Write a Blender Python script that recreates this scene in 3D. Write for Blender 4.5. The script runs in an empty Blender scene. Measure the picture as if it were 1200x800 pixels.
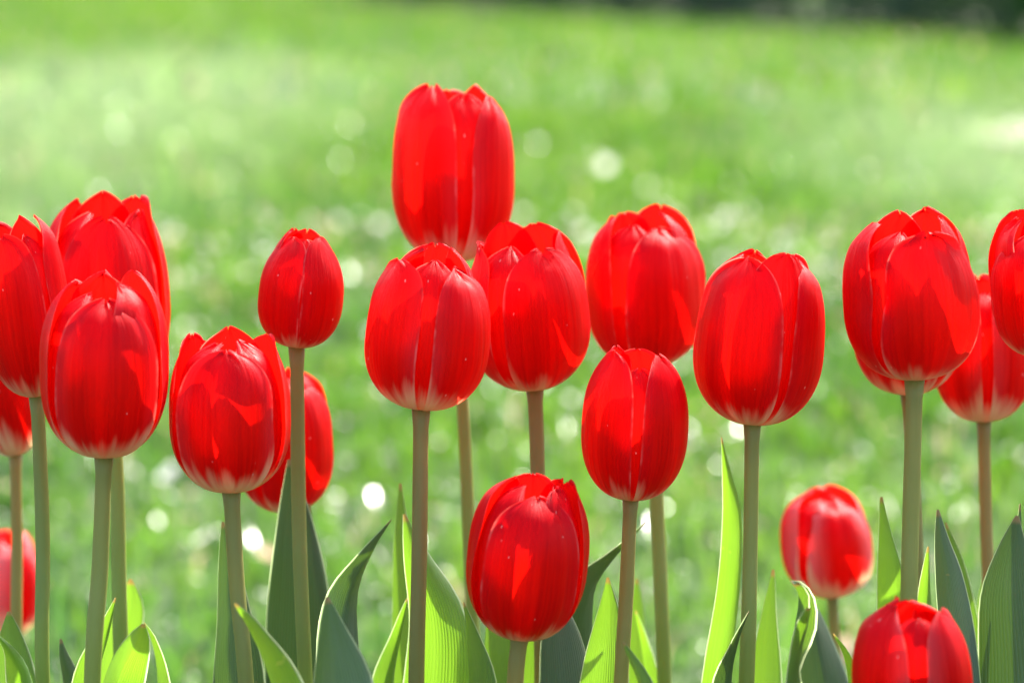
import bpy, math, random
import numpy as np
from mathutils import Vector, Matrix

sc = bpy.context.scene
COL = sc.collection
R = math.radians

# ------------------------------------------------------------------ camera
CAM_H, PITCH, KPX = 0.55, R(8.0), 0.0003          # 100 mm lens on 36 mm: 0.36/1200 per pixel
cam_d = bpy.data.cameras.new("camera")
cam = bpy.data.objects.new("camera", cam_d)
COL.objects.link(cam)
cam.location = (0, 0, CAM_H)
cam.rotation_euler = (R(90) - PITCH, 0, 0)
cam_d.lens = 100
cam_d.sensor_width = 36
cam_d.clip_start = 0.05
cam_d.clip_end = 2000
cam_d.dof.use_dof = True
cam_d.dof.focus_distance = 1.07
cam_d.dof.aperture_fstop = 7.4
sc.camera = cam

# ------------------------------------------------------------------ sky and sun
SUN_EL, SUN_AZ = R(47), R(26)                      # behind the flowers, to the right
w = bpy.data.worlds.new("World")
sc.world = w
w.use_nodes = True
wn = w.node_tree
bg = wn.nodes["Background"]
sky = wn.nodes.new("ShaderNodeTexSky")
sky.sky_type = 'NISHITA'
sky.sun_disc = False
sky.sun_elevation = SUN_EL
sky.sun_rotation = SUN_AZ
sky.air_density = 1.0
sky.dust_density = 4.0
sky.ozone_density = 0.6
wn.links.new(sky.outputs[0], bg.inputs[0])
bg.inputs[1].default_value = 0.15
sl = bpy.data.lights.new("sun", 'SUN')
sl.energy = 4.6
sl.angle = R(0.5)
sl.color = (1.0, 0.95, 0.86)
so = bpy.data.objects.new("sun", sl)
COL.objects.link(so)
sd = Vector((math.sin(SUN_AZ) * math.cos(SUN_EL), math.cos(SUN_AZ) * math.cos(SUN_EL), math.sin(SUN_EL)))
so.rotation_euler = sd.to_track_quat('Z', 'Y').to_euler()

sc.view_settings.view_transform = 'Standard'
sc.view_settings.look = 'None'
sc.view_settings.exposure = 1.8
sc.view_settings.gamma = 1.0
sc.render.engine = 'CYCLES'
sc.cycles.use_denoising = True
sc.cycles.use_adaptive_sampling = False
sc.cycles.max_bounces = 14
sc.cycles.diffuse_bounces = 8
sc.cycles.glossy_bounces = 3
sc.cycles.transmission_bounces = 8
sc.cycles.sample_clamp_indirect = 8.0

# ------------------------------------------------------------------ helpers
CR, SR = math.cos(PITCH), math.sin(PITCH)


def at(px, py, d):
    """the point that stands d metres in front of the lens, seen at pixel (px, py) of the 1200 x 800 photograph"""
    x = (px - 600) * KPX * d
    y = (400 - py) * KPX * d
    return Vector((x, d * CR + y * SR, CAM_H - d * SR + y * CR))


def project(P):
    P = np.asarray(P)
    dy, dz = P[:, 1], P[:, 2] - CAM_H
    d = dy * CR - dz * SR
    yy = dy * SR + dz * CR
    return 600 + P[:, 0] / (KPX * d), 400 - yy / (KPX * d)


def mesh_obj(name, verts, faces, mat, parent=None, smooth=True, attrs=None, mat_idx=None):
    me = bpy.data.meshes.new(name)
    me.from_pydata([tuple(v) for v in verts], [], faces)
    if smooth:
        me.polygons.foreach_set("use_smooth", [True] * len(me.polygons))
    for k, vals in (attrs or {}).items():
        a = me.attributes.new(k, 'FLOAT', 'POINT')
        a.data.foreach_set("value", np.asarray(vals, dtype=np.float32))
    for m in (mat if isinstance(mat, (list, tuple)) else [mat]):
        me.materials.append(m)
    if mat_idx is not None:
        me.polygons.foreach_set("material_index", mat_idx)
    me.update()
    o = bpy.data.objects.new(name, me)
    COL.objects.link(o)
    if parent is not None:
        o.parent = parent
    return o


def big_mesh(name, verts, tris, mat, attrs=None):
    """many triangles at once"""
    me = bpy.data.meshes.new(name)
    n, f = len(verts), len(tris)
    me.vertices.add(n)
    me.vertices.foreach_set("co", verts.astype(np.float32).ravel())
    me.loops.add(f * 3)
    me.loops.foreach_set("vertex_index", tris.astype(np.int32).ravel())
    me.polygons.add(f)
    me.polygons.foreach_set("loop_start", np.arange(0, f * 3, 3, dtype=np.int32))
    me.update(calc_edges=True)
    me.polygons.foreach_set("use_smooth", np.ones(f, dtype=bool))
    for k, vals in (attrs or {}).items():
        a = me.attributes.new(k, 'FLOAT', 'POINT')
        a.data.foreach_set("value", np.asarray(vals, dtype=np.float32))
    me.materials.append(mat)
    me.validate()
    o = bpy.data.objects.new(name, me)
    COL.objects.link(o)
    return o


def empty(name, loc):
    o = bpy.data.objects.new(name, None)
    o.empty_display_size = 0.02
    o.location = loc
    COL.objects.link(o)
    return o


def tag(o, label, cat, group=None):
    o["label"] = label
    o["category"] = cat
    if group:
        o["group"] = group
    return o


class NT:
    """small helper for node materials"""
    def __init__(self, name):
        self.m = bpy.data.materials.new(name)
        self.m.use_nodes = True
        self.t = self.m.node_tree
        self.t.nodes.clear()
        self.out = self.t.nodes.new("ShaderNodeOutputMaterial")

    def n(self, typ, **kw):
        nd = self.t.nodes.new(typ)
        for k, v in kw.items():
            setattr(nd, k, v)
        return nd

    def put(self, sock, v):
        if isinstance(v, bpy.types.NodeSocket):
            self.t.links.new(v, sock)
        elif isinstance(v, (tuple, list)) and len(v) == 3 and sock.type == 'RGBA':
            sock.default_value = (*v, 1)
        else:
            sock.default_value = v

    def math(self, op, a, b=0.0, c=0.0, clamp=False):
        nd = self.n("ShaderNodeMath", operation=op)
        nd.use_clamp = clamp
        for i, v in enumerate((a, b, c)):
            self.put(nd.inputs[i], v)
        return nd.outputs[0]

    def smooth(self, x, lo, hi, a=0.0, b=1.0):
        nd = self.n("ShaderNodeMapRange", interpolation_type='SMOOTHSTEP')
        for i, v in enumerate((x, lo, hi, a, b)):
            self.put(nd.inputs[i], v)
        return nd.outputs[0]

    def mix(self, f, a, b):
        nd = self.n("ShaderNodeMix", data_type='RGBA')
        self.put(nd.inputs[0], f)
        self.put(nd.inputs[6], a)
        self.put(nd.inputs[7], b)
        return nd.outputs[2]

    def attr(self, name):
        return self.n("ShaderNodeAttribute", attribute_name=name).outputs["Fac"]

    def vec(self, x, y, z=0.0):
        nd = self.n("ShaderNodeCombineXYZ")
        for i, v in enumerate((x, y, z)):
            self.put(nd.inputs[i], v)
        return nd.outputs[0]

    def noise(self, vec, scale, detail=3.0, rough=0.5):
        nd = self.n("ShaderNodeTexNoise")
        self.put(nd.inputs["Vector"], vec)
        nd.inputs["Scale"].default_value = scale
        nd.inputs["Detail"].default_value = detail
        nd.inputs["Roughness"].default_value = rough
        return nd.outputs["Fac"]

    def bump(self, h, strength, dist=0.001):
        nd = self.n("ShaderNodeBump")
        nd.inputs["Strength"].default_value = strength
        nd.inputs["Distance"].default_value = dist
        self.put(nd.inputs["Height"], h)
        return nd.outputs[0]

    def principled(self, col, rough=0.5, spec=0.5, normal=None, **kw):
        nd = self.n("ShaderNodeBsdfPrincipled")
        self.put(nd.inputs["Base Color"], col)
        self.put(nd.inputs["Roughness"], rough)
        self.put(nd.inputs["Specular IOR Level"], spec)
        for k, v in kw.items():
            self.put(nd.inputs[k], v)
        if normal is not None:
            self.put(nd.inputs["Normal"], normal)
        return nd.outputs[0]

    def translucent(self, col, normal=None):
        nd = self.n("ShaderNodeBsdfTranslucent")
        self.put(nd.inputs[0], col)
        if normal is not None:
            self.put(nd.inputs["Normal"], normal)
        return nd.outputs[0]

    def mixsh(self, f, a, b):
        nd = self.n("ShaderNodeMixShader")
        self.put(nd.inputs[0], f)
        self.put(nd.inputs[1], a)
        self.put(nd.inputs[2], b)
        return nd.outputs[0]

    def done(self, sh):
        self.t.links.new(sh, self.out.inputs[0])
        return self.m


# ------------------------------------------------------------------ materials
def mat_petal():
    t = NT("tulip petal")
    u, v, s, pale = t.attr("pu"), t.attr("pv"), t.attr("seed"), t.attr("pale")
    au = t.math('ABSOLUTE', u)
    streak = t.noise(t.vec(t.math('MULTIPLY', u, 16.0), t.math('MULTIPLY', v, 1.6), s), 1.0, 4.0, 0.6)
    flame = t.noise(t.vec(t.math('MULTIPLY', u, 3.6), t.math('MULTIPLY', v, 2.0), s), 1.0, 2.0, 0.5)
    fine = t.noise(t.vec(t.math('MULTIPLY', u, 60.0), t.math('MULTIPLY', v, 3.0), s), 1.0, 2.0, 0.6)
    # cream base that runs up in flames along the edges
    m = t.math('SUBTRACT', v, t.math('MULTIPLY', t.math('POWER', au, 3.0), t.math('ADD', 0.13, t.math('MULTIPLY', pale, 0.12))))
    m = t.math('ADD', m, t.math('MULTIPLY', t.math('SUBTRACT', flame, 0.5), 0.34))
    m = t.math('ADD', m, t.math('MULTIPLY', t.math('SUBTRACT', streak, 0.5), 0.06))
    m = t.math('SUBTRACT', m, t.math('MULTIPLY', pale, 0.10))
    m = t.math('ADD', m, t.math('MULTIPLY', t.math('SUBTRACT', fine, 0.5), 0.05))
    cream = t.smooth(m, 0.07, 0.27, 1.0, 0.0)
    red = t.mix(t.smooth(streak, 0.3, 0.7), (0.53, 0.001, 0.002), (0.75, 0.003, 0.002))
    bloom = t.math('MULTIPLY', t.smooth(v, 0.55, 1.0), 0.5)  # magenta towards tip and edges: sky sheen painted into the petal colour
    bloom = t.math('ADD', bloom, t.math('MULTIPLY', t.smooth(au, 0.5, 1.0), 0.25), clamp=True)
    red = t.mix(bloom, red, (0.54, 0.003, 0.022))
    rimn = t.noise(t.vec(t.math('MULTIPLY', u, 2.0), t.math('MULTIPLY', v, 5.0), s), 1.0, 3.0, 0.6)
    rim = t.math('MULTIPLY', t.smooth(t.math('ADD', au, t.math('MULTIPLY', fine, 0.05)), 0.96, 1.02), t.smooth(rimn, 0.42, 0.68, 0.05, 0.8))  # pale edge lines: light through the margin put into the colour
    soft = t.math('MULTIPLY', t.smooth(t.math('ADD', au, t.math('MULTIPLY', streak, 0.25)), t.math('SUBTRACT', 0.72, t.math('MULTIPLY', pale, 0.35)), 1.1), t.math('ADD', 0.10, t.math('MULTIPLY', pale, 0.6)), clamp=True)
    red = t.mix(soft, red, t.mix(pale, (0.70, 0.085, 0.10), (0.85, 0.30, 0.30)))
    red = t.mix(rim, red, (0.80, 0.22, 0.20))
    vor = t.n("ShaderNodeTexVoronoi")
    t.put(vor.inputs["Vector"], t.vec(t.math('MULTIPLY', u, 9.0), t.math('MULTIPLY', v, 16.0), t.math('MULTIPLY', s, 7.0)))
    vor.inputs["Scale"].default_value = 1.0
    sep = t.n("ShaderNodeSeparateColor")
    t.put(sep.inputs[0], vor.outputs["Color"])
    size = t.math('MULTIPLY', t.smooth(sep.outputs[0], 0.86, 1.0), 0.14)
    dot = t.smooth(t.math('SUBTRACT', vor.outputs["Distance"], size), -0.03, 0.02, 1.0, 0.0)
    dot = t.math('MULTIPLY', dot, t.math('GREATER_THAN', sep.outputs[0], 0.87))
    creamcol = t.mix(fine, (0.86, 0.68, 0.40), (0.90, 0.76, 0.54))
    col = t.mix(cream, red, creamcol)
    col = t.mix(t.math('MULTIPLY', dot, 0.7), col, (0.85, 0.72, 0.66))
    trc = t.mix(cream, t.mix(t.math('MAXIMUM', bloom, t.smooth(streak, 0.60, 0.38, 0.0, 0.6)), (0.95, 0.005, 0.001), (0.86, 0.003, 0.004)), (0.92, 0.66, 0.34))
    trc = t.mix(rim, trc, (0.95, 0.30, 0.22))
    h = t.math('ADD', t.math('MULTIPLY', streak, 1.0), t.math('MULTIPLY', fine, 0.35))
    nrm = t.bump(h, 0.5, 0.0012)
    p = t.principled(col, t.math('ADD', 0.33, t.math('MULTIPLY', fine, 0.14)), 0.11, nrm)
    return t.done(t.mixsh(0.46, p, t.translucent(trc, nrm)))


def mat_stem():
    t = NT("tulip stem")
    v, a = t.attr("pv"), t.attr("pu")
    s = t.noise(t.vec(t.math('MULTIPLY', a, 26.0), t.math('MULTIPLY', v, 6.0)), 1.0, 4.0, 0.6)
    tc = t.n("ShaderNodeTexCoord").outputs["Object"]
    blot = t.noise(tc, 55.0, 4.0, 0.65)
    rust = t.math('MULTIPLY', t.smooth(v, 0.05, 1.0), t.math('ADD', 0.75, t.math('MULTIPLY', s, 0.5)), clamp=True)
    green = t.mix(blot, (0.22, 0.30, 0.060), (0.31, 0.38, 0.115))
    col = t.mix(rust, green, t.mix(s, (0.26, 0.205, 0.060), (0.33, 0.29, 0.10)))
    p = t.principled(col, 0.48, 0.4, t.bump(t.math('ADD', s, blot), 0.5, 0.0008))
    nd = t.n("ShaderNodeBsdfTranslucent")
    t.put(nd.inputs[0], t.mix(rust, (0.35, 0.5, 0.12), (0.5, 0.3, 0.1)))
    return t.done(t.mixsh(0.30, p, nd.outputs[0]))


def mat_leaf():
    t = NT("tulip leaf")
    u, v, s = t.attr("pu"), t.attr("pv"), t.attr("seed")
    veins = t.noise(t.vec(t.math('MULTIPLY', u, 24.0), t.math('MULTIPLY', v, 1.2), s), 1.0, 3.0, 0.6)
    wave = t.math('SINE', t.math('MULTIPLY', u, 70.0))
    tc = t.n("ShaderNodeTexCoord").outputs["Object"]
    blot = t.noise(tc, 30.0, 5.0, 0.6)
    col = t.mix(veins, (0.035, 0.095, 0.022), (0.065, 0.130, 0.045))
    col = t.mix(t.smooth(blot, 0.45, 0.75, 0.0, 0.6), col, (0.12, 0.165, 0.115))
    shaded = t.smooth(t.attr('thin'), 0.05, 0.40, 0.62, 0.0)  # least translucent leaves darkened: shade put into the leaf colour
    col = t.mix(shaded, col, (0.012, 0.050, 0.008))
    patch = t.smooth(t.noise(t.vec(t.math('MULTIPLY', u, 1.2), t.math('MULTIPLY', v, 4.0), s), 1.0, 2.0), 0.35, 0.65)
    col = t.mix(t.math('MULTIPLY', t.attr('glauc'), t.math('ADD', 0.55, t.math('MULTIPLY', patch, 0.45))), col, (0.125, 0.165, 0.125))
    tr = t.mix(veins, (0.20, 0.46, 0.012), (0.32, 0.60, 0.03))
    lines = t.smooth(wave, 0.2, 1.0, 0.0, 0.22)
    col = t.mix(lines, col, (0.16, 0.21, 0.13))
    spot = t.smooth(t.noise(tc, 140.0, 2.0, 0.5), 0.73, 0.77, 0.0, 0.7)
    col = t.mix(spot, col, (0.28, 0.20, 0.10))
    tipn = t.math('ADD', v, t.math('MULTIPLY', t.math('SUBTRACT', blot, 0.5), 0.02))
    brown = t.smooth(tipn, 0.984, 0.994, 0.0, 0.85)
    col = t.mix(brown, col, (0.34, 0.22, 0.10))
    tr = t.mix(brown, tr, (0.4, 0.22, 0.06))
    rim = t.smooth(t.math('ADD', t.math('ABSOLUTE', u), t.math('MULTIPLY', t.math('SUBTRACT', blot, 0.5), 0.06)), 0.93, 0.985, 0.0, 0.6)  # pale margin: sunlit rolled edge painted into the leaf colour
    col = t.mix(rim, col, (0.50, 0.56, 0.40))
    tr = t.mix(rim, tr, (0.85, 0.90, 0.66))
    nrm = t.bump(t.math('ADD', t.math('MULTIPLY', veins, 1.0), t.math('MULTIPLY', wave, 0.20)), 0.5, 0.0012)
    p = t.principled(col, t.math('ADD', 0.36, t.math('MULTIPLY', blot, 0.2)), 0.35, nrm)
    thin = t.math('MAXIMUM', t.attr('thin'), t.math('MULTIPLY', rim, 1.1))  # let-through share: shade on dark leaves and sunlit edges are put in here
    return t.done(t.mixsh(thin, p, t.translucent(tr, nrm)))


def mat_dry(name, c1, c2, tr):
    t = NT(name)
    tc = t.n("ShaderNodeTexCoord").outputs["Object"]
    b = t.noise(tc, 90.0, 4.0)
    p = t.principled(t.mix(b, c1, c2), 0.6, 0.3)
    return t.done(t.mixsh(0.4, p, t.translucent(tr)))


def mat_grass():
    t = NT("lawn grass")
    rnd, v = t.attr("seed"), t.attr("pv")
    pos = t.n("ShaderNodeNewGeometry").outputs["Position"]
    big = t.noise(pos, 0.55, 3.0, 0.5)
    mid = t.noise(pos, 2.6, 3.0, 0.55)
    k = t.math('ADD', t.math('MULTIPLY', t.math('SUBTRACT', big, 0.5), 1.6), t.math('MULTIPLY', t.math('SUBTRACT', mid, 0.5), 0.9))  # random grass tone, broad part also standing in for tree shade
    k = t.math('ADD', t.math('ADD', k, 0.5), t.math('MULTIPLY', t.math('SUBTRACT', rnd, 0.5), 0.5), clamp=True)
    col = t.mix(k, (0.016, 0.070, 0.008), (0.070, 0.145, 0.014))
    tr = t.mix(k, (0.034, 0.17, 0.007), (0.215, 0.40, 0.020))
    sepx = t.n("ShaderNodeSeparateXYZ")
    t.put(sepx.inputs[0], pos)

    def patch(cx, cy, ax, ay):              # a soft pale ellipse, sunlight put into the lawn colour
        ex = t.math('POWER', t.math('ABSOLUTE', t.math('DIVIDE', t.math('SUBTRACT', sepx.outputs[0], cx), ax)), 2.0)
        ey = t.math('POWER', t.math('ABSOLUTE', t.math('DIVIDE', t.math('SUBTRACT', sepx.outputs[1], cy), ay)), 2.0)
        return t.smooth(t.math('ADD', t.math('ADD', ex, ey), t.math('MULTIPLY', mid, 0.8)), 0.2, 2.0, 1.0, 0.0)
    dry = t.math('MAXIMUM', patch(-1.6, 9.0, 1.15, 5.5), patch(1.5, 7.2, 0.85, 2.6))  # left and right areas paled: washed-out sunlight in the blade colour, not parched grass
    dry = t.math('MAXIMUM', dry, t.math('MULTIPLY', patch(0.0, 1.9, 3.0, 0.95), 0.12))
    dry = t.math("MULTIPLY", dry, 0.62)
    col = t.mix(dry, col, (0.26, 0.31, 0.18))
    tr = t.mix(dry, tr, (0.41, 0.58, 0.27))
    straw = t.math('GREATER_THAN', rnd, 0.965)
    col = t.mix(straw, col, (0.42, 0.36, 0.22))
    tr = t.mix(straw, tr, (0.50, 0.42, 0.22))
    wet = t.math('LESS_THAN', rnd, 0.14)
    p = t.principled(col, t.smooth(wet, 0.0, 1.0, 0.45, 0.26), t.smooth(wet, 0.0, 1.0, 0.20, 1.0))
    return t.done(t.mixsh(0.42, p, t.translucent(tr)))


def mat_soil(name, c1, c2, scale):
    t = NT(name)
    pos = t.n("ShaderNodeNewGeometry").outputs["Position"]
    a = t.noise(pos, scale, 6.0, 0.65)
    b = t.noise(pos, scale * 9.0, 4.0, 0.6)
    f = t.math('MULTIPLY', t.math('ADD', a, b), 0.5)
    return t.done(t.principled(t.mix(t.smooth(f, 0.35, 0.65), c1, c2), 0.9, 0.2, t.bump(f, 0.8, 0.02)))


def mat_hedge(name, c1, c2, tr):
    t = NT(name)
    rnd = t.attr("seed")
    p = t.principled(t.mix(rnd, c1, c2), 0.75, 0.12)
    return t.done(t.mixsh(0.38, p, t.translucent(tr)))


def mat_plain(name, c, rough=0.6):
    t = NT(name)
    tc = t.n("ShaderNodeTexCoord").outputs["Object"]
    b = t.noise(tc, 120.0, 3.0)
    c2 = tuple(min(1, x * 1.35) for x in c)
    return t.done(t.principled(t.mix(b, c, c2), rough, 0.3))


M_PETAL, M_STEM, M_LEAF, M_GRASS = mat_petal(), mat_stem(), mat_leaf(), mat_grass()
M_PISTIL = mat_plain("pistil", (0.35, 0.40, 0.14))
M_ANTHER = mat_plain("anther", (0.03, 0.015, 0.03))
M_WHITE = mat_dry("fallen petal white", (0.78, 0.76, 0.70), (0.86, 0.84, 0.80), (0.85, 0.82, 0.75))
M_TAN = mat_dry("dry leaf", (0.45, 0.33, 0.24), (0.62, 0.50, 0.40), (0.6, 0.42, 0.30))
M_BROWN = mat_dry("withered edge", (0.22, 0.13, 0.06), (0.36, 0.24, 0.12), (0.3, 0.16, 0.05))

# ------------------------------------------------------------------ ground
rng = np.random.default_rng(11)


def sheet(name, pts, z, mat, sub=1):
    o = mesh_obj(name, [(x, y, z) for x, y in pts], [tuple(range(len(pts)))], mat, smooth=False)
    o["kind"] = "structure"
    return o


sheet("ground", [(-400, -300), (400, -300), (400, 600), (-400, 600)], 0.0,
      mat_soil("turf", (0.018, 0.050, 0.008), (0.042, 0.085, 0.016), 1.5))
sheet("flower_bed_soil", [(-3.2, 0.62), (3.2, 0.62), (3.2, 1.78), (-3.2, 1.78)], 0.006,
      mat_soil("bed soil", (0.035, 0.024, 0.016), (0.085, 0.060, 0.040), 14.0))
HA, HB = Vector((-1.45, 27.0, 0)), Vector((7.4, 7.2, 0))           # foot of the hedge, far end to near end
HD = (HB - HA).normalized()
HN = Vector((-HD.y, HD.x, 0))
if HN.y < 0:
    HN = -HN
strip = [HA - HN * .45 - HD * .3, HB - HN * .45, HB + HN * 1.8, HA + HN * 1.8 - HD * .3]
sheet("hedge_bed_soil", [(p.x, p.y) for p in strip], 0.006,
      mat_soil("hedge soil", (0.030, 0.036, 0.024), (0.065, 0.066, 0.046), 3.0))

# pale ground sheet at the right of the lawn, sunlit glow put into its colour
pc = at(1335, 160, 7.75)
pts = []
for k in range(28):
    a = 2 * math.pi * k / 28
    rr = 1 + 0.18 * math.sin(3 * a + 1) + 0.1 * math.sin(5 * a)
    pts.append((pc.x + 0.42 * rr * math.cos(a), pc.y + 0.9 * rr * math.sin(a)))
PATCH = (pc.x, pc.y)
sheet("pale_ground", pts, 0.012, mat_soil("pale ground", (0.22, 0.22, 0.17), (0.30, 0.30, 0.24), 5.0))


def in_hedge_bed(x, y):
    rx, ry = x - HA.x, y - HA.y
    return (rx * HN.x + ry * HN.y > -.45 + 0.12 * np.sin(3 * x)) & (rx * HD.x + ry * HD.y > -0.3)


def lawn(name, d0, d1, dens, length, width, wet):
    area_k = lambda d: 0.31 * d + 0.7
    n = int(dens * (0.31 * (d1 ** 2 - d0 ** 2) + 1.4 * (d1 - d0)))
    d = np.sqrt(rng.random(n) * (d1 ** 2 - d0 ** 2) + d0 ** 2)
    x = (rng.random(n) * 2 - 1) * area_k(d)
    keep = ~in_hedge_bed(x, d)
    pr = ((x - PATCH[0]) / 0.42) ** 2 + ((d - PATCH[1]) / 0.9) ** 2
    keep &= (pr > 0.1 + 1.3 * rng.random(n))
    x, d = x[keep], d[keep]
    n = len(x)
    bald = np.zeros(n)
    for q in range(14):                       # tufts and gaps a few centimetres across
        th, kk = rng.random() * 6.28, rng.uniform(22, 75) * (1 if d1 < 5 else .6)
        bald += np.sin(kk * (x * np.cos(th) + d * np.sin(th)) + rng.random() * 6.28) / 3.2
    tuft = 0.75 + 0.35 * np.sin(x * 7.1 + 2 * np.sin(d * 3.3)) * np.sin(d * 5.7 + np.sin(x * 4)) + .35 * np.clip(bald, -1, 1)
    tuft = np.maximum(tuft, .25)
    keep = (bald > -.1) | (rng.random(n) < .22)
    x, d, tuft = x[keep], d[keep], tuft[keep]
    n = len(x)
    L = length * (0.55 + 0.75 * rng.random(n)) * tuft
    W = width * (0.6 + 0.7 * rng.random(n))
    az = rng.random(n) * 2 * np.pi
    lean = np.abs(rng.normal(0.55, 0.38, n))
    face = az + np.pi / 2 + rng.normal(0, 0.5, n)
    dx, dy = np.cos(az), np.sin(az)
    sx, sy = np.cos(face) * W / 2, np.sin(face) * W / 2
    h1, o1 = L * .55 * np.cos(lean * .5), L * .55 * np.sin(lean * .5)
    h2 = h1 + L * .45 * np.cos(lean * 1.7)
    o2 = o1 + L * .45 * np.sin(lean * 1.7)
    h2 = np.maximum(h2, 0.006)
    V = np.zeros((n, 5, 3))
    for j, (o_, h_, sg) in enumerate(((0, -0.004, -.8), (0, -0.004, .8), (o1, h1, 1), (o1, h1, -1), (o2, h2, 0))):
        V[:, j, 0] = x + dx * o_ + sx * sg
        V[:, j, 1] = d + dy * o_ + sy * sg
        V[:, j, 2] = h_
    b = (np.arange(n) * 5)[:, None, None]
    T = b + np.array([[0, 1, 2], [0, 2, 3], [3, 2, 4]])[None]
    sv = rng.random(n)
    seed = np.repeat(np.where(rng.random(n) < wet, sv * .14, .14 + .86 * sv), 5)
    pv = np.tile([0, 0, .55, .55, 1], n)
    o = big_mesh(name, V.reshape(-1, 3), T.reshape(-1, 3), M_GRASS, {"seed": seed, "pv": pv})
    o["kind"] = "stuff"
    o["label"] = "short sunlit lawn grass spreading behind the flower bed"
    return o


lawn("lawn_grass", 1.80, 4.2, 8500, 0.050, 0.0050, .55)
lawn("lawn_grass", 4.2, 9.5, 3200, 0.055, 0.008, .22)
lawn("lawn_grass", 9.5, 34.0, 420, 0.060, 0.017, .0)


def curled_scrap(c, size, az, tilt, curl, asp=0.7):
    """verts and faces of one small cupped petal or leaf scrap"""
    V, F = [], []
    nu, nv = 6, 7
    rot = Matrix.Rotation(az, 3, 'Z') @ Matrix.Rotation(tilt, 3, 'X')
    for j in range(nv):
        v = j / (nv - 1)
        hw = asp * 0.5 * size * math.sqrt(max(0.02, 1 - (2 * v - 1) ** 2))
        for i in range(nu):
            u = i / (nu - 1) * 2 - 1
            p = Vector((u * hw, (v - .5) * size, curl * size * (u * u * .5 + (2 * v - 1) ** 2 * .4)))
            V.append(rot @ p + c)
    for j in range(nv - 1):
        for i in range(nu - 1):
            a = j * nu + i
            F.append((a, a + 1, a + nu + 1, a + nu))
    return V, F


rr_ = random.Random(5)
LV, LF, LM = [], [], []
for k in range(1500):  # specks sized to the blur discs, added to stand in for grass glints
    d = 1.85 + 3.6 * rr_.random() ** 1.25
    x = (rr_.random() * 2 - 1) * (0.24 * d + 0.2)
    V, F = curled_scrap(Vector((x, d, rr_.uniform(.022, .042))), rr_.uniform(.15, .50) * .0135 * (d - 1.07) / 1.07, rr_.uniform(0, 6.28),
                        rr_.uniform(-.7, .7), rr_.uniform(.2, .6), rr_.uniform(.45, .9))
    b = len(LV)
    LV += V
    LF += [tuple(i + b for i in f) for f in F]
    LM += [0 if rr_.random() < .6 else 1] * len(F)
lit = mesh_obj("lawn_glint_specks", LV, LF, [M_WHITE, M_TAN], mat_idx=LM)
lit["kind"] = "stuff"
lit["label"] = "pale petal and dry leaf specks added over the lawn to stand in for glints"

# (pixel, pixel, size in m, material, label)
SCRAPS = [
    (711, 199, .050, M_WHITE, "white petal lying out on the open lawn, right of the tallest tulip"),
    (562, 484, .017, M_WHITE, "white petal lying on the lawn just right of the tallest tulip's bare stem"),
    (770, 118, .030, M_WHITE, "faint pale petal lying farthest out on the lawn, near the hedge"),
    (760, 220, .022, M_WHITE, "faint pale petal just right of the lone white petal on the open lawn"),
    (224, 632, .014, M_WHITE, "white petal in the near grass between two long tulip stems at the left"),
    (300, 655, .024, M_TAN, "tan dry leaf in the near grass between the broad dark leaf and its grey neighbour"),
    (1010, 775, .030, M_TAN, "pinkish tan dry leaf in the grass below the small blurred tulip"),
    (185, 560, .024, M_WHITE, "pale petal in the grass right of the two crossing stems"),
]
for px, py, s, m, lb in SCRAPS:
    ang = PITCH - math.atan((400 - py) * KPX)
    dist = (CAM_H - 0.035) / math.tan(ang)
    x = (px - 600) * KPX * dist * math.cos(ang) * (1 / math.cos(ang - PITCH)) * math.cos(ang - PITCH)
    V, F = curled_scrap(Vector((0, 0, 0)), s, rr_.uniform(0, 6.28), rr_.uniform(.3, .7), .4, .75)
    o = mesh_obj("fallen_petal" if m is M_WHITE else "dry_leaf", V, F, m)
    o.location = (x, dist, 0.036)
    tag(o, lb, "petal" if m is M_WHITE else "leaf", "scraps lying on the lawn")


# ------------------------------------------------------------------ hedge and bush at the far side of the lawn
def leaf_cloud(n, sample, size):
    P = sample(n)
    a = rng.normal(size=(n, 3))
    a /= np.linalg.norm(a, axis=1)[:, None]
    b = np.cross(a, rng.normal(size=(n, 3)))
    b /= np.linalg.norm(b, axis=1)[:, None]
    s = size * (0.6 + 0.8 * rng.random(n))[:, None]
    V = np.stack([P - a * s, P + b * s * .45, P + a * s, P - b * s * .45], axis=1)
    bidx = (np.arange(n) * 4)[:, None, None]
    T = bidx + np.array([[0, 1, 2], [0, 2, 3]])[None]
    return V.reshape(-1, 3), T.reshape(-1, 3), np.repeat(rng.random(n), 4)


HL = (HB - HA).length


def hedge_pts(n):
    t, sdep, z = rng.random(n) * HL, rng.random(n), rng.random(n) ** .8
    front = rng.random(n) < .6
    sdep = np.where(front, rng.random(n) * .16, sdep)
    top = 1.15 + .12 * np.sin(t * 1.7) + .06 * np.sin(t * 5)
    bulge = .10 * np.sin(t * 2.3) + .06 * np.sin(t * 6 + 1)
    P = np.zeros((n, 3))
    P[:, 0] = HA.x + HD.x * t + HN.x * (sdep * 1.0 + bulge - .1)
    P[:, 1] = HA.y + HD.y * t + HN.y * (sdep * 1.0 + bulge - .1)
    P[:, 2] = .03 + z * top
    return P


V, T, s = leaf_cloud(60000, hedge_pts, 0.055)
hd = big_mesh("hedge", V, T, mat_hedge("hedge leaf", (0.075, 0.120, 0.070), (0.12, 0.17, 0.11), (0.13, 0.24, 0.09)), {"seed": s})
tag(hd, "dark clipped hedge along the far edge of the lawn", "hedge")


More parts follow.
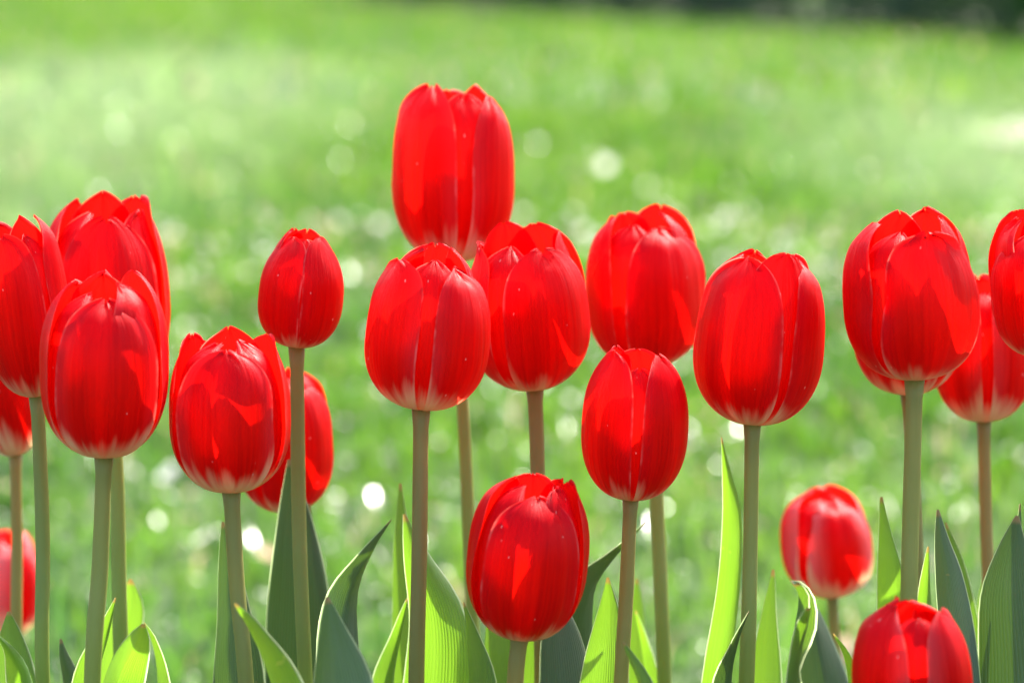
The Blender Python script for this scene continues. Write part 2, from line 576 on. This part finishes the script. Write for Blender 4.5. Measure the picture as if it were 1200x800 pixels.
def bush_pts(c, rad, h):
    def f(n):
        a = rng.normal(size=(n, 3))
        a /= np.linalg.norm(a, axis=1)[:, None]
        r = rng.random(n)[:, None] ** .4
        k = 1 + .2 * np.sin(a[:, :1] * 7 + 1) * np.sin(a[:, 2:] * 6)
        P = a * r * k * np.array([rad, rad, h / 2])
        P[:, 2] = np.maximum(P[:, 2] + h / 2 + .06, .02)
        return P + np.array([c[0], c[1], 0])
    return f


bush = empty("bush", (3.02, 15.4, 0))
V, T, s = leaf_cloud(5200, bush_pts((0, 0), .36, .75), 0.045)
cr = big_mesh("crown", V, T, mat_hedge("bush leaf", (0.04, 0.10, 0.03), (0.08, 0.16, 0.05), (0.12, 0.30, 0.04)), {"seed": s})
cr.parent = bush


def tube(points, radii, nseg=12):
    """rings along a polyline -> verts, faces, around, along"""
    V, F, U, W = [], [], [], []
    n = len(points)
    ref = Vector((1, 0, 0))
    for j, (p, r) in enumerate(zip(points, radii)):
        tg = (points[min(n - 1, j + 1)] - points[max(0, j - 1)]).normalized()
        a = (ref - tg * ref.dot(tg)).normalized()
        b = tg.cross(a)
        for i in range(nseg):
            th = 2 * math.pi * i / nseg
            V.append(p + (a * math.cos(th) + b * math.sin(th)) * r)
            U.append(abs(i / nseg * 2 - 1))
            W.append(j / (n - 1))
    for j in range(n - 1):
        for i in range(nseg):
            F.append((j * nseg + i, j * nseg + (i + 1) % nseg, (j + 1) * nseg + (i + 1) % nseg, (j + 1) * nseg + i))
    F.append(tuple(reversed(range(nseg))))
    F.append(tuple(range((n - 1) * nseg, n * nseg)))
    return V, F, U, W


M_BARK = mat_plain("bark", (0.06, 0.045, 0.03), .9)
BV, BF = [], []
for k in range(5):
    a = k * 1.3
    pts = [Vector((.03 * math.cos(a), .03 * math.sin(a), -.01)), Vector((.10 * math.cos(a), .10 * math.sin(a), .22)),
           Vector((.20 * math.cos(a + .2), .20 * math.sin(a + .2), .52))]
    V, F, _, _ = tube(pts, [.016, .012, .005], 7)
    b = len(BV)
    BV += V
    BF += [tuple(i + b for i in f) for f in F]
mesh_obj("branches", BV, BF, M_BARK, bush)
tag(bush, "small green bush in front of the dark hedge, in the far right corner", "bush")


# ------------------------------------------------------------------ tulips
def catmull(pts, n):
    """points (tuples of any length) -> n samples of a smooth curve through them"""
    P = np.array(pts, dtype=float)
    seg = np.linalg.norm(np.diff(P[:, :3], axis=0), axis=1)
    t = np.concatenate([[0], np.cumsum(np.maximum(seg, 1e-6) ** 0.75)])
    T = np.linspace(0, t[-1], n)
    m = np.zeros_like(P)
    for i in range(len(P)):
        a, b = max(0, i - 1), min(len(P) - 1, i + 1)
        m[i] = (P[b] - P[a]) / (t[b] - t[a])
    out = []
    for x in T:
        i = min(len(t) - 2, max(0, np.searchsorted(t, x, side='right') - 1))
        h = t[i + 1] - t[i]
        s = (x - t[i]) / h
        out.append((2 * s ** 3 - 3 * s ** 2 + 1) * P[i] + (s ** 3 - 2 * s ** 2 + s) * h * m[i]
                   + (-2 * s ** 3 + 3 * s ** 2) * P[i + 1] + (s ** 3 - s ** 2) * h * m[i + 1])
    return np.array(out)


def profile(top, sm, p_low, p_up, n=240):
    s = np.linspace(0, 1, n)
    lo = np.clip(1 - s / sm, 0, 1)
    r = np.where(s < sm, (1 - lo ** p_low) ** (1 / p_low), 1 - (1 - top) * (np.clip((s - sm) / (1 - sm), 0, 1)) ** p_up)
    return np.maximum(r, 0.07), s


NU, NV = 27, 38


def petal_mesh(Rm, H, az, inner, top, rg, hscale=1.0, lean=0.0, wide=1.0, sm=0.44, tip_in=0.0, ink=.925, roll=0.0):
    """one petal of a closed cup; az measured from the side that faces the lens, positive to the right"""
    r, s = profile(top, sm, 2.25, 2.9 + rg.uniform(-.3, .3))
    arc = np.concatenate([[0], np.cumsum(np.hypot(np.diff(r * Rm), np.diff(s * H)))])
    arc /= arc[-1]
    vv = 1 - (1 - np.linspace(0, 1, NV)) ** 1.35
    vv[-1] = 0.9985
    rv, sv = np.interp(vv, arc, r), np.interp(vv, arc, s)
    A = R(53 if not inner else 50) * wide
    ph1, ph2 = rg.uniform(0, 6.28), rg.uniform(0, 6.28)
    amp = rg.uniform(.010, .032)
    ph3, ph4, tear = rg.uniform(0, 6.28), rg.uniform(0, 6.28), (rg.uniform(.002, .009) if rg.random() < .8 else .015)
    flick = rg.choice((0, 0, .35, -1)) * rg.uniform(.05, .14)
    blunt = rg.uniform(2.8, 4.2)
    sa = math.sin(az)
    cside, camp, cv = (1 if sa < .15 else -1), -roll * (rg.uniform(.8, 1.2) if not inner else .3), rg.uniform(.58, .70)
    skew = rg.uniform(-.05, .05)
    notch = rg.uniform(-.01, .03)
    groove = rg.uniform(.0, .022) if not inner else rg.uniform(.01, .03)
    V, U, W = [], [], []
    for j in range(NV):
        v = vv[j]
        g = 1.0 + .10 * max(0, .5 - v)
        if v > .5:
            q = (v - .5) / .5
            g = (1 - q ** blunt) ** .50
        half = A * g / max(.25, rv[j]) ** (.55 if v > .45 else 0.0)
        half = min(half, R(75))
        for i in range(NU):
            u = i / (NU - 1) * 2 - 1
            uu = math.copysign(abs(u) ** .9, u)
            phi = uu * half + skew * v
            k = (ink if inner else 1.0)
            k *= 1 - (.035 if inner else .05) * uu * uu
            if not inner:
                k += .05 * max(0, (abs(u) - .7) / .3) ** 2
            rad = Rm * rv[j] * k
            rad += Rm * .006 * math.sin(15 * u + ph1) * min(1, v * 2)
            # midrib groove, edge ripples, small in-roll of the tip
            rad -= Rm * groove * math.exp(-(u / .10) ** 2) * min(1, max(0, (v - .45) / .3))
            up = min(1, max(0, (v - .35) / .4))
            rad += Rm * amp * up * abs(u) ** 3 * math.sin(11 * v + ph1 + 2 * u)
            rad += Rm * amp * .8 * up * math.sin(5 * u + ph2) * v
            tipk = min(1, max(0, (v - .86) / .14))
            rad -= Rm * tip_in * tipk ** 2
            cu = max(0.0, u * cside - .35) / .65
            rad += Rm * camp * cu ** 1.7 * math.exp(-((v - cv) / .24) ** 2)
            z = sv[j] * H * hscale
            z += H * .012 * up * abs(u) ** 2 * math.sin(9 * u + ph1)
            rad += Rm * flick * tipk ** 1.5 * (.5 + .5 * math.sin(2.2 * u + ph4))
            z += H * tear * tipk * (math.sin(13 * u + ph3) + .6 * math.sin(29 * u + ph4)) * (1 - .5 * u * u)
            rad += Rm * tear * .9 * tipk * math.sin(17 * u + ph4)
            z -= H * notch * tipk * math.exp(-(u / .25) ** 2)
            rad += math.tan(lean) * z * min(1, v * 1.5)
            th = az + phi
            V.append((rad * math.sin(th), -rad * math.cos(th), z))
            U.append(u)
            W.append(v)
    F = []
    for j in range(NV - 1):
        for i in range(NU - 1):
            a = j * NU + i
            F.append((a, a + 1, a + NU + 1, a + NU))
    return np.array(V), F, U, W


def stamens(Rm, H):
    V, F, MI = [], [], []

    def add(pts, rad, mi, n=8):
        v, f, _, _ = tube([Vector(p) for p in pts], rad, n)
        b = len(V)
        V.extend(v)
        F.extend(tuple(i + b for i in q) for q in f)
        MI.extend([mi] * len(f))
    add([(0, 0, -.001), (0, 0, H * .06), (0, 0, H * .30), (0, 0, H * .36), (0, 0, H * .38)],
        [Rm * .10, Rm * .14, Rm * .13, Rm * .18, Rm * .06], 0)
    for k in range(6):
        a = k * math.pi / 3
        c, s = math.cos(a) * Rm, math.sin(a) * Rm
        add([(c * .10, s * .10, H * .01), (c * .22, s * .22, H * .16)], [Rm * .03, Rm * .025], 0, 6)
        add([(c * .22, s * .22, H * .15), (c * .25, s * .25, H * .22), (c * .27, s * .27, H * .32)], [Rm * .035, Rm * .06, Rm * .02], 1, 6)
    return V, F, MI


def leaf_mesh(root, parent, spec, seed):
    """spec: pts = [(px, py, d, width_px, turn_deg)] from the lowest seen point to the tip; it runs on down to the foot of its plant"""
    pts = []
    foot = parent.location + Vector((spec.get('foot', 0.0), spec.get('footy', 0.004), 0.004))
    first = spec['pts'][0]
    p0 = at(*first[:3])
    w0 = first[3] * KPX * first[2]
    mid = foot.lerp(p0, .55)
    pts.append((*foot, w0 * .45, first[4]))
    pts.append((*mid, max(w0, .024) * 1.05, first[4]))
    for (px, py, d, wp, tu) in spec['pts']:
        pts.append((*at(px, py, d), wp * KPX * d, tu))
    n = 46
    C = catmull(pts, n)
    fold, curl = spec.get('fold', .25), spec.get('curl', 0.0)
    rg = random.Random(seed)
    ph = rg.uniform(0, 6.28)
    twist = spec.get('twist', rg.uniform(-25, 25))
    V, U, W = [], [], []
    nu = 21
    view = Vector((0, CR, -SR))
    for j in range(n):
        P = Vector(C[j, :3])
        tg = Vector(C[min(n - 1, j + 1), :3]) - Vector(C[max(0, j - 1), :3])
        tg.normalize()
        side0 = tg.cross(view)
        if side0.length < 1e-4:
            side0 = Vector((1, 0, 0))
        side0.normalize()                       # across the picture
        nrm0 = side0.cross(tg).normalized()     # along the line of sight
        a = R(C[j, 4] + twist * (j / (n - 1)) ** 2)
        side = side0 * math.cos(a) + nrm0 * math.sin(a)
        nrm = side.cross(tg).normalized()
        wd = max(C[j, 3], .0004)
        v = j / (n - 1)
        for i in range(nu):
            u = math.sin((i / (nu - 1) - .5) * math.pi)
            hw = wd / 2
            off = fold * hw * abs(u) ** 1.6 * 1.3 + curl * hw * u * abs(u)
            off += hw * .20 * math.sin(13 * v + ph + u * 1.5) * abs(u) + hw * .12 * math.sin(27 * v + 2 * ph + u) * u * u
            off += hw * .12 * max(0, (abs(u) - .86) / .14) ** 2
            V.append(P + side * (u * hw * (1.1 - .25 * abs(fold) * abs(u))) + nrm * off - parent.location)
            U.append(u)
            W.append(v)
    F = []
    for j in range(n - 1):
        for i in range(nu - 1):
            k = j * nu + i
            F.append((k, k + 1, k + nu + 1, k + nu))
    o = mesh_obj("leaf", V, F, M_LEAF, parent, attrs={"pu": U, "pv": W, "seed": [rg.uniform(0, 9)] * len(V), "thin": [spec.get("thin", .25)] * len(V),
                 "glauc": [spec.get("glauc", .15)] * len(V)})
    if 'label' in spec:
        o["label"] = spec['label']
    return o


def lean(V, a, b):
    """turn a bloom about its base: a to the right, b away from the lens"""
    V = np.array(V, dtype=float)
    x, z = V[:, 0] * math.cos(a) + V[:, 2] * math.sin(a), -V[:, 0] * math.sin(a) + V[:, 2] * math.cos(a)
    y, z2 = V[:, 1] * math.cos(b) + z * math.sin(b), -V[:, 1] * math.sin(b) + z * math.cos(b)
    return np.stack([x, y, z2], axis=1)


def tulip(label, d, x0, x1, y0, y1, stem, rot, top=.62, stem_px=20, leaves=(), seed=0, tilt=0.0, sm=.46, wide=1.0,
          tips=(0, 0, 0, 0, 0, 0), heights=None, tipin=.14, ink=.865, roll=.05, pale=0.0, rust=.5):
    rg = random.Random(seed * 31 + 7)
    px2m = KPX * d
    bx = stem[0][0]
    base = at(bx, y1 - 2, d)
    if pale == 0.0:
        pale = rg.choice((-.5, -.35, -.15, .05, .15))
    # stem path: from the flower down through the seen pixels to the ground
    spts = [base]
    for (px, py) in stem[1:]:
        spts.append(at(px, py, d))
    last, prev = spts[-1], spts[-2]
    slope = (last.x - prev.x) / max(1e-4, prev.z - last.z)
    foot = Vector((last.x + slope * last.z * .6, base.y + rg.uniform(-.012, .012), 0.0))
    root = empty("tulip", (foot.x, foot.y, 0.0))
    tag(root, label, "tulip", "red tulips in the flower bed")
    # ---- bloom in local space (base at origin), then fitted to its size
    Rm = (x1 - x0) * px2m / 2
    H = (y1 - y0) * px2m
    parts = []
    cx_target = (x0 + x1) / 2
    order = [(rot, False), (rot + 120, False), (rot - 120, False), (rot + 60, True), (rot - 60, True), (rot + 180, True)]
    st = rg.getstate()
    kx, kz, lean_x, nod = 1.0, 1.0, R(tilt), R(rg.uniform(-5, 4))
    st = rg.getstate()
    for it in range(6):
        rg.setstate(st)
        parts = []
        for q, (a, inner) in enumerate(order):
            hs = heights[q] if heights else (.965 - .045 * math.cos(R(a)) + rg.uniform(-.045, .025))
            parts.append(petal_mesh(Rm * kx, H * kz, R(a + rg.uniform(-4, 4)), inner, top - .02 + rg.uniform(-.05, .05), rg,
                                    hscale=hs, lean=R(tips[q] + rg.uniform(-.8, .8)), wide=wide * rg.uniform(.97, 1.04), sm=sm,
                                    tip_in=tipin * rg.choice((-.6, .3, 1.0, 1.5, 1.9)), ink=ink, roll=roll))
        allv = np.concatenate([p[0] for p in parts])
        # the flower leans so that its middle sits where it does over the stem
        sh = lean(allv, lean_x, nod)
        X, Y = project(sh + np.array(base))
        wpx, hpx = X.max() - X.min(), Y.max() - Y.min()
        kx *= (x1 - x0) / wpx
        kz *= (y1 - y0) / hpx
        lean_x += .8 * (cx_target - (X.max() + X.min()) / 2) * px2m / (H * .5)
    bl = base - root.location
    V, F, MI = stamens(Rm, H)
    V = lean(np.array([tuple(v) for v in V]), lean_x, nod) + np.array(bl)
    bloom = mesh_obj("bloom", V, F, [M_PISTIL, M_ANTHER], root, mat_idx=MI)
    for q, (V, F, U, W) in enumerate(parts):
        V = lean(V, lean_x, nod) + np.array(bl)
        mesh_obj("petal", V, F, M_PETAL, bloom, attrs={"pu": U, "pv": W, "seed": [rg.uniform(0, 20)] * len(V), "pale": [pale] * len(V)})
    # ---- stem
    path = [(*(base + Vector((lean_x * .002, 0, .002))), 1.0)] + [(*p, 1.0) for p in spts[1:]] + [(foot.x, foot.y, -.01, 1.0)]
    C = catmull(path, 34)[::-1]
    sway = rg.uniform(-.0035, .0035)
    for j in range(len(C)):
        q = j / (len(C) - 1)
        C[j, 0] += sway * math.sin(2 * math.pi * q) * (1 - q)
    rad = stem_px * px2m / 2 * .94
    radii = []
    for j in range(len(C)):
        v = j / (len(C) - 1)
        k = 1.12 - .16 * v + .02 * math.sin(9 * v + seed) + .012 * math.sin(23 * v + 2 * seed)
        if v > .965:
            k *= 1 + .30 * ((v - .965) / .035) ** 1.5
        radii.append(rad * k)
    V, F, U, W = tube([Vector(c[:3]) - root.location for c in C], radii, 14)
    zz = np.array([v.z + root.location.z for v in V])
    mesh_obj("stem", V, F, M_STEM, root, attrs={"pu": U, "pv": list(np.clip(1 - (base.z - zz) / (.10 + .25 * rust), 0, 1) * (.35 + .65 * rust) + .25 * rust)})
    for k, spec in enumerate(leaves):
        leaf_mesh(None, root, spec, seed * 17 + k)
    return root


def P(*p, **kw):
    return dict(pts=list(p), **kw)


# a leaf point: (pixel x, pixel y, distance, width in px, turn in degrees)
tulip("plump red tulip low at the left, in front of two others", 1.04, 46, 198, 316, 538, [(122, 0), (117, 660), (107, 800)], 8, .60, 21, rust=.25, seed=1,
      leaves=[P((120, 860, 1.05, 60, 20), (140, 790, 1.05, 52, 10), (160, 752, 1.04, 26, -8), (168, 731, 1.035, 3, -20), fold=.5, thin=0.45, label="bright leaf tip folded like a boat"),
              P((190, 860, 1.10, 40, 40), (186, 790, 1.10, 32, 45), (176, 745, 1.09, 14, 55), (168, 728, 1.085, 2, 60), fold=.3),
              P((96, 900, 1.08, 40, -35), (104, 800, 1.08, 34, -40), (124, 742, 1.07, 20, -50), (136, 700, 1.06, 2, -60), fold=.55, thin=.35)])
tulip("red tulip cut by the left edge, leaning beside the tall one", 1.09, -26, 86, 252, 467, [(44, 0), (52, 640), (53, 800)], -16, .74, 18, rust=.15, roll=.16, ink=.80, seed=32,
      leaves=[P((84, 880, 1.12, 26, 30), (80, 800, 1.12, 22, 30), (74, 770, 1.12, 12, 20), (71, 748, 1.12, 2, 0), fold=.5, thin=.08, glauc=.5),
              P((34, 880, 1.07, 40, -30), (26, 800, 1.07, 30, -40), (14, 765, 1.06, 14, -50), (-4, 742, 1.05, 2, -60), fold=.6, thin=.4)])
tulip("tall red tulip rising behind the plump one at the left", 1.15, 48, 200, 224, 462, [(128, 0), (137, 560), (142, 760)], 12, .58, 19, rust=.1, roll=.08, seed=3,
      leaves=[P((118, 860, 1.17, 44, 25), (132, 780, 1.17, 50, 15), (150, 710, 1.17, 34, 10), (153, 678, 1.17, 3, 0), fold=.25, thin=0.50, label="yellow-green backlit leaf behind the stem")])
tulip("red tulip of which only the cream base shows, behind the left edge bloom", 1.22, -48, 50, 330, 536, [(19, 0), (20, 640), (20, 760)], 40, .6, 15, seed=4)
tulip("small blurred red tulip low at the left edge, farthest back there", 1.42, -52, 53, 619, 749, [(-4, 0), (-3, 800)], 50, .6, 14, pale=1.6, rust=.2, seed=5,
      leaves=[P((14, 880, 1.10, 86, 10), (12, 800, 1.10, 62, 5), (11, 748, 1.10, 30, 0), (10, 716, 1.10, 3, 0), fold=.3, footy=-.33, foot=.02)])
tulip("red tulip with rounded front petal, below the small pointed one", 1.05, 198, 341, 382, 579, [(271, 0), (277, 690), (286, 800)], 2, .62, 20, rust=.35, seed=6,
      leaves=[P((276, 880, 1.10, 64, 10), (276, 780, 1.10, 58, 10), (268, 680, 1.10, 32, 5), (261, 611, 1.10, 3, 0), fold=.25, thin=0.09, glauc=0.45, label="grey-green upright leaf behind the stem"),
              P((340, 880, 1.01, 46, 50), (320, 790, 1.00, 44, 45), (295, 738, .99, 24, 35), (275, 707, .985, 3, 20), fold=.55, thin=0.42, label="short arched leaf with a pale bright edge")])
tulip("small slim red tulip with two closed pointed petals, above the low left row", 1.11, 302, 403, 267, 409, [(347, 0), (351, 600), (359, 800)], 62, .40, 18, rust=.3, seed=7, sm=.42, wide=1.12, tipin=.01,
      leaves=[P((346, 900, 1.15, 62, 5), (347, 780, 1.15, 72, 5), (350, 690, 1.15, 68, 5), (346, 610, 1.15, 40, 2), (339, 538, 1.15, 3, 0), fold=.22, thin=0.03, label="broad dark upright leaf"),
              P((356, 900, 1.18, 50, 15), (362, 780, 1.18, 44, 15), (366, 690, 1.18, 30, 10), (362, 590, 1.18, 3, 0), fold=.2)])
tulip("red tulip half hidden behind the slim one's stem", 1.20, 272, 391, 428, 602, [(335, 0), (336, 700), (337, 800)], 25, .55, 16, seed=8)
tulip("tallest red tulip, rising alone above all the others", 1.20, 459, 603, 99, 309, [(529, 0), (543, 480), (551, 640), (556, 800)], -42, .72, 16, rust=.45, roll=.1, ink=.85, seed=9, heights=(1.0, .93, .96, .95, .97, 1.0))
tulip("red tulip with an open gap between its two front petals", 1.06, 427, 575, 284, 482, [(493, 0), (491, 620), (486, 800)], 63, .60, 20, rust=.62, roll=.2, ink=.78, seed=10, wide=.96,
      leaves=[P((500, 880, 1.10, 74, -10), (512, 790, 1.10, 78, -10), (510, 720, 1.10, 64, -12), (488, 650, 1.10, 30, -30), (474, 602, 1.10, 3, -50), fold=.35, thin=0.45, label="broad bright green leaf with a white right edge"),
              P((472, 880, 1.16, 30, 20), (470, 740, 1.16, 26, 20), (470, 640, 1.16, 20, 20), (469, 566, 1.16, 3, 20), fold=.2),
              P((404, 880, 1.05, 60, -20), (402, 770, 1.05, 50, -20), (410, 700, 1.05, 42, -35), (432, 652, 1.04, 26, -45), (459, 609, 1.03, 3, -55), fold=.4, foot=-.012, thin=0.07, glauc=0.80, label="grey leaf leaning to the right with a twisted tip"),
              P((400, 900, .99, 120, 5), (396, 800, .99, 74, 5), (388, 740, .99, 34, 5), (383, 699, .99, 4, 0), fold=.35, foot=-.02, thin=0.13, glauc=0.50, label="broad triangular leaf with a withered tip"),
              P((446, 900, 1.12, 44, -30), (456, 800, 1.12, 36, -35), (468, 745, 1.12, 20, -45), (478, 700, 1.11, 2, -55), fold=.5, thin=.38)])
tulip("red tulip right behind the gapped one, its cream base showing", 1.13, 545, 692, 258, 458, [(627, 0), (629, 520), (632, 700), (634, 800)], 28, .64, 19, rust=.65, roll=.05, seed=11,
      leaves=[P((600, 900, 1.16, 34, 30), (596, 800, 1.16, 28, 35), (588, 740, 1.15, 16, 45), (572, 694, 1.14, 2, 55), fold=.5, thin=.10, glauc=.3),
              P((648, 900, 1.18, 40, -20), (646, 790, 1.18, 34, -20), (640, 720, 1.18, 20, -20), (636, 672, 1.18, 2, -20), fold=.4, thin=.35)])
tulip("wide red tulip behind the smaller blunt one, its flower base hidden", 1.19, 686, 827, 239, 432, [(759, 0), (771, 590), (780, 800)], 30, .66, 18, rust=.3, seed=12,
      leaves=[P((700, 900, 1.2, 44, -25), (690, 790, 1.2, 40, -30), (680, 735, 1.2, 26, -40), (668, 690, 1.19, 3, -50), fold=.5, thin=.05, glauc=.2),
              P((766, 900, 1.2, 26, 35), (760, 800, 1.2, 22, 35), (752, 750, 1.2, 12, 40), (744, 715, 1.19, 2, 45), fold=.5, thin=.4)])
tulip("smaller red tulip with a blunt notched top and pale inner tips", 1.07, 681, 807, 404, 587, [(739, 0), (733, 700), (726, 800)], 58, .58, 18, rust=.45, roll=.03, seed=13, heights=(.98, .97, 1.0, .90, .90, .99),
      leaves=[P((690, 880, 1.12, 60, -15), (680, 770, 1.12, 50, -20), (688, 700, 1.12, 40, -35), (715, 660, 1.12, 26, -50), (757, 612, 1.11, 4, -60), fold=.4, thin=0.06, label="dark leaf arching up to the right"),
              P((700, 880, 1.08, 70, 20), (706, 790, 1.08, 56, 20), (712, 720, 1.08, 28, 22), (712, 676, 1.08, 3, 30), fold=.45, thin=0.42, label="bright leaf with a grey folded edge"),
              P((746, 880, 1.22, 24, 10), (746, 780, 1.22, 22, 10), (746, 720, 1.22, 17, 10), (746, 678, 1.22, 3, 10), fold=.2),
              P((776, 900, 1.0, 40, 40), (756, 805, 1.0, 22, 40), (738, 768, 1.0, 10, 40), (730, 752, 1.0, 2, 40), fold=.3)])
tulip("lowest whole red tulip in the middle, one broad petal facing front", 1.04, 546, 691, 552, 750, [(609, 0), (603, 800)], 2, .54, 22, rust=.45, roll=.05, seed=14, heights=(.93, 1.0, 1.0, .97, .97, .99),
      leaves=[P((668, 880, 1.10, 84, 10), (664, 800, 1.10, 62, 10), (658, 745, 1.10, 46, 10), (650, 690, 1.10, 4, 10), fold=.25, thin=0.04, glauc=0.70, label="broad grey-green leaf behind the bloom"),
              P((590, 880, 1.12, 50, 15), (584, 790, 1.12, 46, 15), (580, 730, 1.12, 34, 15), (580, 640, 1.12, 3, 10), fold=.25),
              P((556, 880, 1.09, 44, 40), (560, 800, 1.09, 34, 45), (552, 745, 1.09, 18, 50), (543, 705, 1.09, 2, 50), fold=.4),
              P((626, 880, 1.14, 30, 25), (622, 790, 1.14, 26, 25), (622, 730, 1.14, 20, 25), (624, 660, 1.14, 3, 25), fold=.25)])
tulip("broad red tulip with a pale glossy streak near its right edge", 1.07, 812, 967, 292, 500, [(881, 0), (879, 620), (873, 800)], -38, .70, 19, rust=.25, roll=.06, seed=15, heights=(.96, .97, .99, 1.0, .97, .98),
      leaves=[P((826, 900, 1.10, 26, -20), (842, 790, 1.10, 34, -15), (856, 690, 1.10, 30, -15), (860, 600, 1.10, 22, -25), (852, 545, 1.10, 9, -40), (846, 512, 1.10, 2, -50), fold=.4, thin=0.55, label="tall narrow yellow-green backlit leaf"),
              P((896, 900, 1.13, 44, 20), (896, 790, 1.13, 36, 20), (900, 720, 1.13, 18, 25), (906, 667, 1.13, 3, 30), fold=.3),
              P((852, 900, 1.06, 36, -35), (856, 800, 1.06, 30, -40), (866, 750, 1.05, 17, -50), (878, 716, 1.04, 2, -60), fold=.55, thin=.07, glauc=.3)])
tulip("large red tulip with one broad petal in front, at the right", 1.05, 987, 1149, 242, 447, [(1072, 0), (1069, 600), (1066, 800)], 17, .64, 22, rust=.3, roll=.2, ink=.80, seed=16,
      leaves=[P((1046, 900, 1.10, 40, 15), (1048, 760, 1.10, 40, 15), (1044, 680, 1.10, 32, 12), (1037, 620, 1.10, 13, 5), (1033, 582, 1.10, 3, 0), fold=.3, thin=0.52, label="bright backlit leaf beside the stem"),
              P((1128, 900, 1.06, 46, 10), (1122, 760, 1.06, 44, 10), (1112, 680, 1.06, 34, 8), (1103, 630, 1.06, 16, 5), (1099, 597, 1.06, 3, 0), fold=.35, thin=0.03, glauc=0.80, label="blue-grey upright leaf with pale edges"),
              P((1138, 900, 1.14, 40, 25), (1136, 760, 1.14, 30, 30), (1124, 670, 1.14, 17, 35), (1108, 612, 1.14, 2, 40), fold=.3),
              P((1092, 900, 1.09, 40, -20), (1090, 780, 1.09, 34, -25), (1086, 700, 1.09, 20, -30), (1088, 640, 1.08, 2, -40), fold=.5, thin=.42)])
tulip("red tulip almost hidden behind the large right one, only its base edge showing", 1.15, 998, 1132, 270, 463, [(1064, 0), (1072, 600), (1074, 800)], -20, .6, 17, seed=17)
tulip("red tulip with a wide cream base, behind the bloom at the right edge", 1.19, 1093, 1212, 322, 496, [(1153, 0), (1154, 600), (1156, 800)], 58, .6, 16, rust=.7, pale=.3, seed=18,
      leaves=[P((1150, 900, 1.2, 36, 20), (1150, 790, 1.2, 30, 20), (1152, 720, 1.2, 20, 20), (1156, 660, 1.2, 3, 20), fold=.3)])
tulip("red tulip cut by the right edge", 1.09, 1158, 1292, 242, 420, [(1232, 0), (1236, 600), (1236, 800)], -32, .6, 19, seed=19,
      leaves=[P((1196, 900, 1.06, 112, 8), (1190, 780, 1.06, 88, 8), (1184, 700, 1.06, 72, 8), (1186, 645, 1.06, 36, 8), (1192, 604, 1.06, 4, 0), fold=.25, thin=0.06, glauc=0.25, label="broad dark leaf with a withered tip"),
              P((1206, 900, 1.1, 50, -30), (1204, 780, 1.1, 46, -35), (1198, 690, 1.1, 30, -40), (1196, 590, 1.09, 3, -50), fold=.5, thin=.10, glauc=.6)])
tulip("small blurred red tulip farther back, in the gap right of centre", 1.29, 914, 1024, 567, 701, [(976, 0), (979, 800)], 17, .50, 14, pale=1.1, rust=.3, roll=.18, ink=.82, seed=20,
      leaves=[P((974, 900, 1.16, 84, -10), (968, 800, 1.16, 72, -10), (956, 735, 1.16, 40, -12), (941, 680, 1.16, 3, -15), fold=.25, footy=-.25, thin=0.04, glauc=0.60, label="grey-green leaning leaf")])
tulip("nearest red tulip, cut by the bottom edge at the right", .99, 998, 1141, 694, 892, [(1072, 0), (1070, 960)], 60, .55, 22, roll=.04, pale=.4, seed=21, heights=(.95, .95, .99, .955, .93, 1.0),
      leaves=[P((930, 880, 1.03, 30, 30), (924, 780, 1.03, 38, 30), (932, 730, 1.03, 36, 40), (936, 700, 1.02, 26, 10), (931, 684, 1.01, 9, -40), fold=.6, curl=.25, twist=70, foot=-.03, thin=0.20, glauc=0.70, label="crumpled leaf with withered brown edges"),
              P((932, 880, 1.02, 26, -40), (934, 800, 1.02, 22, -40), (942, 740, 1.01, 20, -20), (948, 712, 1.0, 4, 10), fold=.6, foot=-.03),
              P((1010, 900, 1.06, 30, 35), (1000, 810, 1.06, 24, 40), (990, 770, 1.05, 14, 50), (976, 742, 1.04, 2, 60), fold=.55, thin=.35)])
